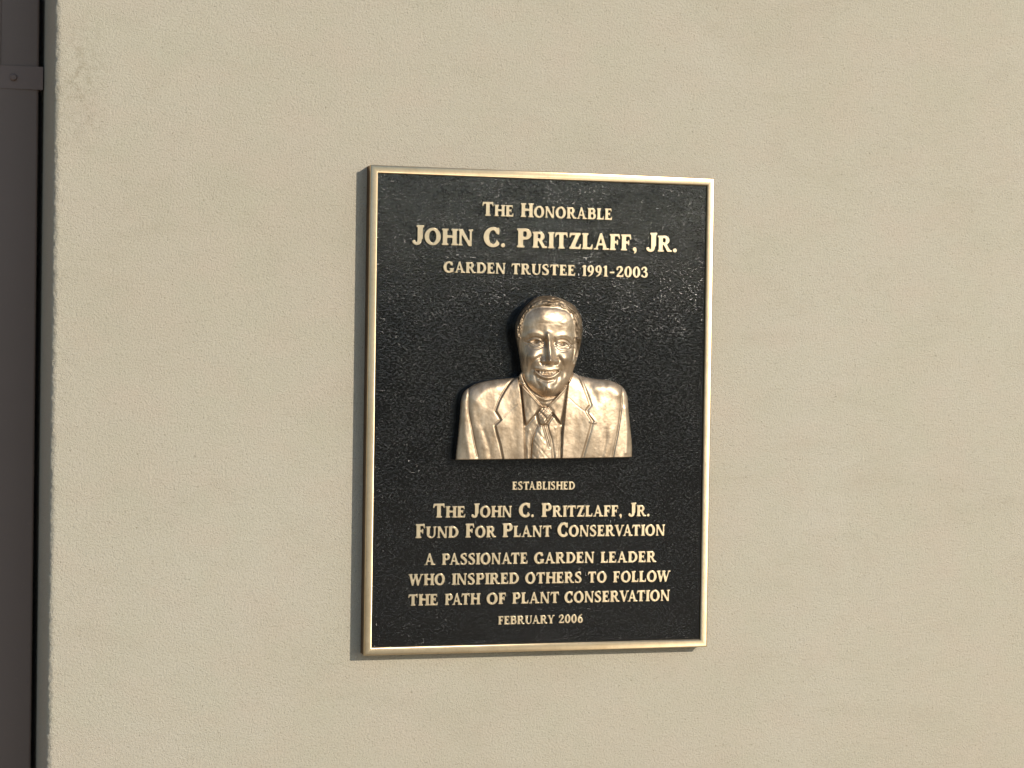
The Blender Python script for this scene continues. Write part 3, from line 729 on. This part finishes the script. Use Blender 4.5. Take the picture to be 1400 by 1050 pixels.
    face -= 1.5 * line([(739.2, 491), (739.6, 496), (742.5, 499)], 1.1) + 1.5 * line([(764.6, 491.5), (764.4, 496.4), (762, 499.2)], 1.1)
    face -= 2.6 * blob(747.3, 499.2, 2.4, 1.1) + 2.4 * blob(757.6, 499.6, 2.2, 1.1)
    # cheeks
    face += 6.6 * blob(728.0, 489, 11, 9.5) + 6.8 * blob(774.8, 491.5, 10.5, 9.5)
    face -= .5 * blob(741, 484, 4, 7) + .5 * blob(762.5, 486, 3.4, 6)
    # smile folds
    face -= 2.1 * line([(740, 488.5), (734, 491.8), (729, 497), (726.6, 504), (725.2, 511), (725.6, 517)], 2.3, taper=(1.1, .45)) + 2.1 * line([(764, 489.5), (767.6, 494.5), (770.2, 501), (771, 508), (769.8, 516)], 2.3, taper=(1.1, .5))
    face += .8 * line([(724, 497), (721.6, 506), (721, 515)], 2.6) + .8 * line([(774.6, 500), (776, 508), (774.6, 516)], 2.6)
    # muzzle, lips, teeth
    face += 3.2 * blob(748.6, 505, 17, 10)
    face += .8 * line([(733, 503.2), (741, 504.6), (749, 506), (758, 505.4), (764.5, 505)], 1.5)
    up = cr([(731, 505.2), (737, 506.6), (743, 507.4), (749, 508.2), (757, 507.8), (766.6, 506.8)]); lo = cr([(766.6, 506.8), (762.5, 510), (756, 512.2), (749, 513.1), (741.5, 511.9), (735.5, 509.2), (731, 505.2)])
    mouth = sdf(np.vstack([up[:-1], lo[:-1]]).tolist(), False)
    face -= 5.2 * ss(-.2, .9, mouth)
    teeth = ss(.75, 1.25, mouth + .55 * ss(509.4, 510.4, Vv)) * ss(512.2, 511.4, Vv) * ss(736, 739, U) * ss(763, 760, U)
    face += 4.6 * teeth * (1 - .28 * np.exp(-(((U - 749.4 + 2.35) % 4.7 - 2.35) / .45) ** 2))
    face += 2.6 * line([(733, 508.6), (738, 513), (743.5, 515.8), (749.4, 516.8), (756, 515.8), (761.2, 512.8), (765.2, 509.2)], 1.9)
    face -= 1.2 * blob(730, 506.0, 2.0, 2.4) + 1.2 * blob(767.8, 507.8, 1.8, 2.4)
    face -= 2.2 * line([(738, 517.2), (744, 520.4), (750, 521.2), (757, 519.6)], 2.2)
    # chin and jaw
    face += 6.2 * blob(749.8, 533, 11.5, 6.6) + 1.6 * blob(754.5, 534, 4.5, 4)
    face -= 1.9 * line([(746.6, 531), (746.5, 538)], 1.3)
    face -= 1.2 * line([(764, 516), (761.5, 524), (758, 528)], 2) + 1.2 * line([(733, 514), (735, 522), (739, 528)], 2)
    face += .7 * line([(769, 512), (768, 522), (763, 531)], 2.4) + .7 * line([(727, 516), (729, 524), (735, 532)], 2.4)
    hd = hd + .78 * face * ss(0, 6, head)
    # hair: a thin cap above the hairline with combed strands
    hairline = sdf([(700, 500), (700, 396), (804, 396), (804, 490), (791.4, 484), (788.6, 474), (787.4, 462), (786.6, 448), (784.6, 438), (781.4, 430), (774.5, 424.6), (762, 421.2), (748, 420.6), (736, 421.4), (727.5, 424.4), (720.6, 430.5), (716.4, 441), (714, 456), (711.5, 470), (709.4, 484)], False)
    ang = np.arctan2(Vv - 462, U - 752); rad = np.hypot((U - 752) * 1.2, Vv - 462)
    strands = fbm(ang * 4.2 + rad * .08, rad / 2.3 + 2.2 * vnoise(ang * 4, rad / 14, 3), 3, 50)
    curls = fbm(U / 2.6, Vv / 2.6, 2, 61)
    hr = ss(-1.2, 3.4, hairline) * (1.4 + 2.8 * strands + 1.6 * curls * ss(735, 715, U) + .6 * curls + 1.6 * blob(756, 410, 22, 7))
    hr -= .5 * np.exp(-((hairline + 1.5) / 1.6) ** 2) * (hairline < .3) * ss(495, 430, Vv)
    hr += .8 * line([(727, 419), (742, 413), (760, 412), (776, 417), (786, 427)], 2.4) * (hairline > 0)
    hd = hd + hr * ss(0, 4, head)
    # ear on the right side
    hd += (2.6 * line([(790.5, 464), (794.6, 466), (795.4, 475), (792.6, 487), (789, 496), (786.6, 499)], 1.6) - 3.0 * line([(790, 470), (790.6, 478), (788.6, 488)], 1.7) + 1.8 * blob(787.4, 498, 2.4, 3)) * ss(0, 3, head)
    hd -= 2.0 * line([(786, 464), (785.6, 478), (783.6, 492)], 1.4) * ss(0, 3, head)

    hm = (head > -.8) | ((head > -wdh) & (body < .5))
    # the jaw casts off cleanly from collar and neck
    H = np.where(hm, np.maximum(np.where(body > 0, H - 2, -1.5), hd), H)
    mask = np.maximum(body, head); band = np.maximum(body + wdb, head + wdh)
    H = np.where(band > 0, H + fbm(U / 2.4, Vv / 2.4, 2, 90) * .07 + fbm(U / 6, Vv / 6, 2, 93) * .12, -1.5)
    H = np.where(Vv > BOT, -1.5, H)
    H = blur(H, .62)
    mk = (band > -3.2) & (Vv < BOT + 1.2)
    # regions that become separate pieces
    reg = np.full(U.shape, 1)                                   # jacket
    reg[(opening > 0)] = 2                                      # shirt
    reg[(lapL > 0) | (lapR > 0)] = 5
    reg[(tieb > 0) | (knot > 0)] = 3
    reg[neck > 0] = 0
    reg[head > -.2] = 0                                          # face and neck
    reg[(head > -6) & (hairline > 0) & (body < 0)] = 4           # hair
    side = (mask < -.25) | (Vv > BOT - .1)                       # the sides carry the same black paint as the field
    # plate coordinates: undo the drawing's slight obliquity
    X = 0.97493 * U + 0.01071 * Vv - 730.444
    Y = 0.01442 * U - 0.93052 * Vv + 513.8
    Hr = H.copy()                                               # beyond the right-hand rim the side drops square to the plate
    for k in range(1, 12): Hr[:, k:] = np.maximum(Hr[:, k:], H[:, :-k])
    rim = ss(.6, .0, mask)
    Hx = np.clip(H * (1 - rim) + Hr * rim, 0, None)
    X = X - 0.30 * Hx
    V3 = np.stack([X / 1000, REC - H / 1000, Y / 1000], -1)
    ny, nx = U.shape
    quad = mk[:-1, :-1] & mk[1:, :-1] & mk[:-1, 1:] & mk[1:, 1:]
    ii, jj = np.nonzero(quad)
    lab = reg[ii, jj]; sd = side[ii, jj]
    names = {0: 'portrait_relief', 1: 'jacket', 2: 'shirt', 3: 'necktie', 4: 'hair', 5: 'lapels'}
    objs = {}
    for k in (0, 1, 2, 3, 4, 5):
        s_ = lab == k; i, j = ii[s_], jj[s_]
        q = np.stack([i * nx + j, (i + 1) * nx + j, (i + 1) * nx + j + 1, i * nx + j + 1], -1)
        used, inv = np.unique(q, return_inverse=True)
        me = bpy.data.meshes.new(names[k])
        me.from_pydata(V3.reshape(-1, 3)[used].tolist(), [], inv.reshape(-1, 4).tolist())
        me.polygons.foreach_set('use_smooth', [True] * len(me.polygons)); me.update()
        objs[k] = link(names[k], me, None, M_HAIR if k == 4 else M_BUST)
        me.materials.append(M_FIELD); me.polygons.foreach_set('material_index', sd[s_].astype(np.int32))
    root = objs[0]; root.parent = plaque
    root['label'] = 'bronze relief portrait of a smiling man in jacket and tie'
    for k in (1, 2, 3, 4, 5): objs[k].parent = root
build_portrait()
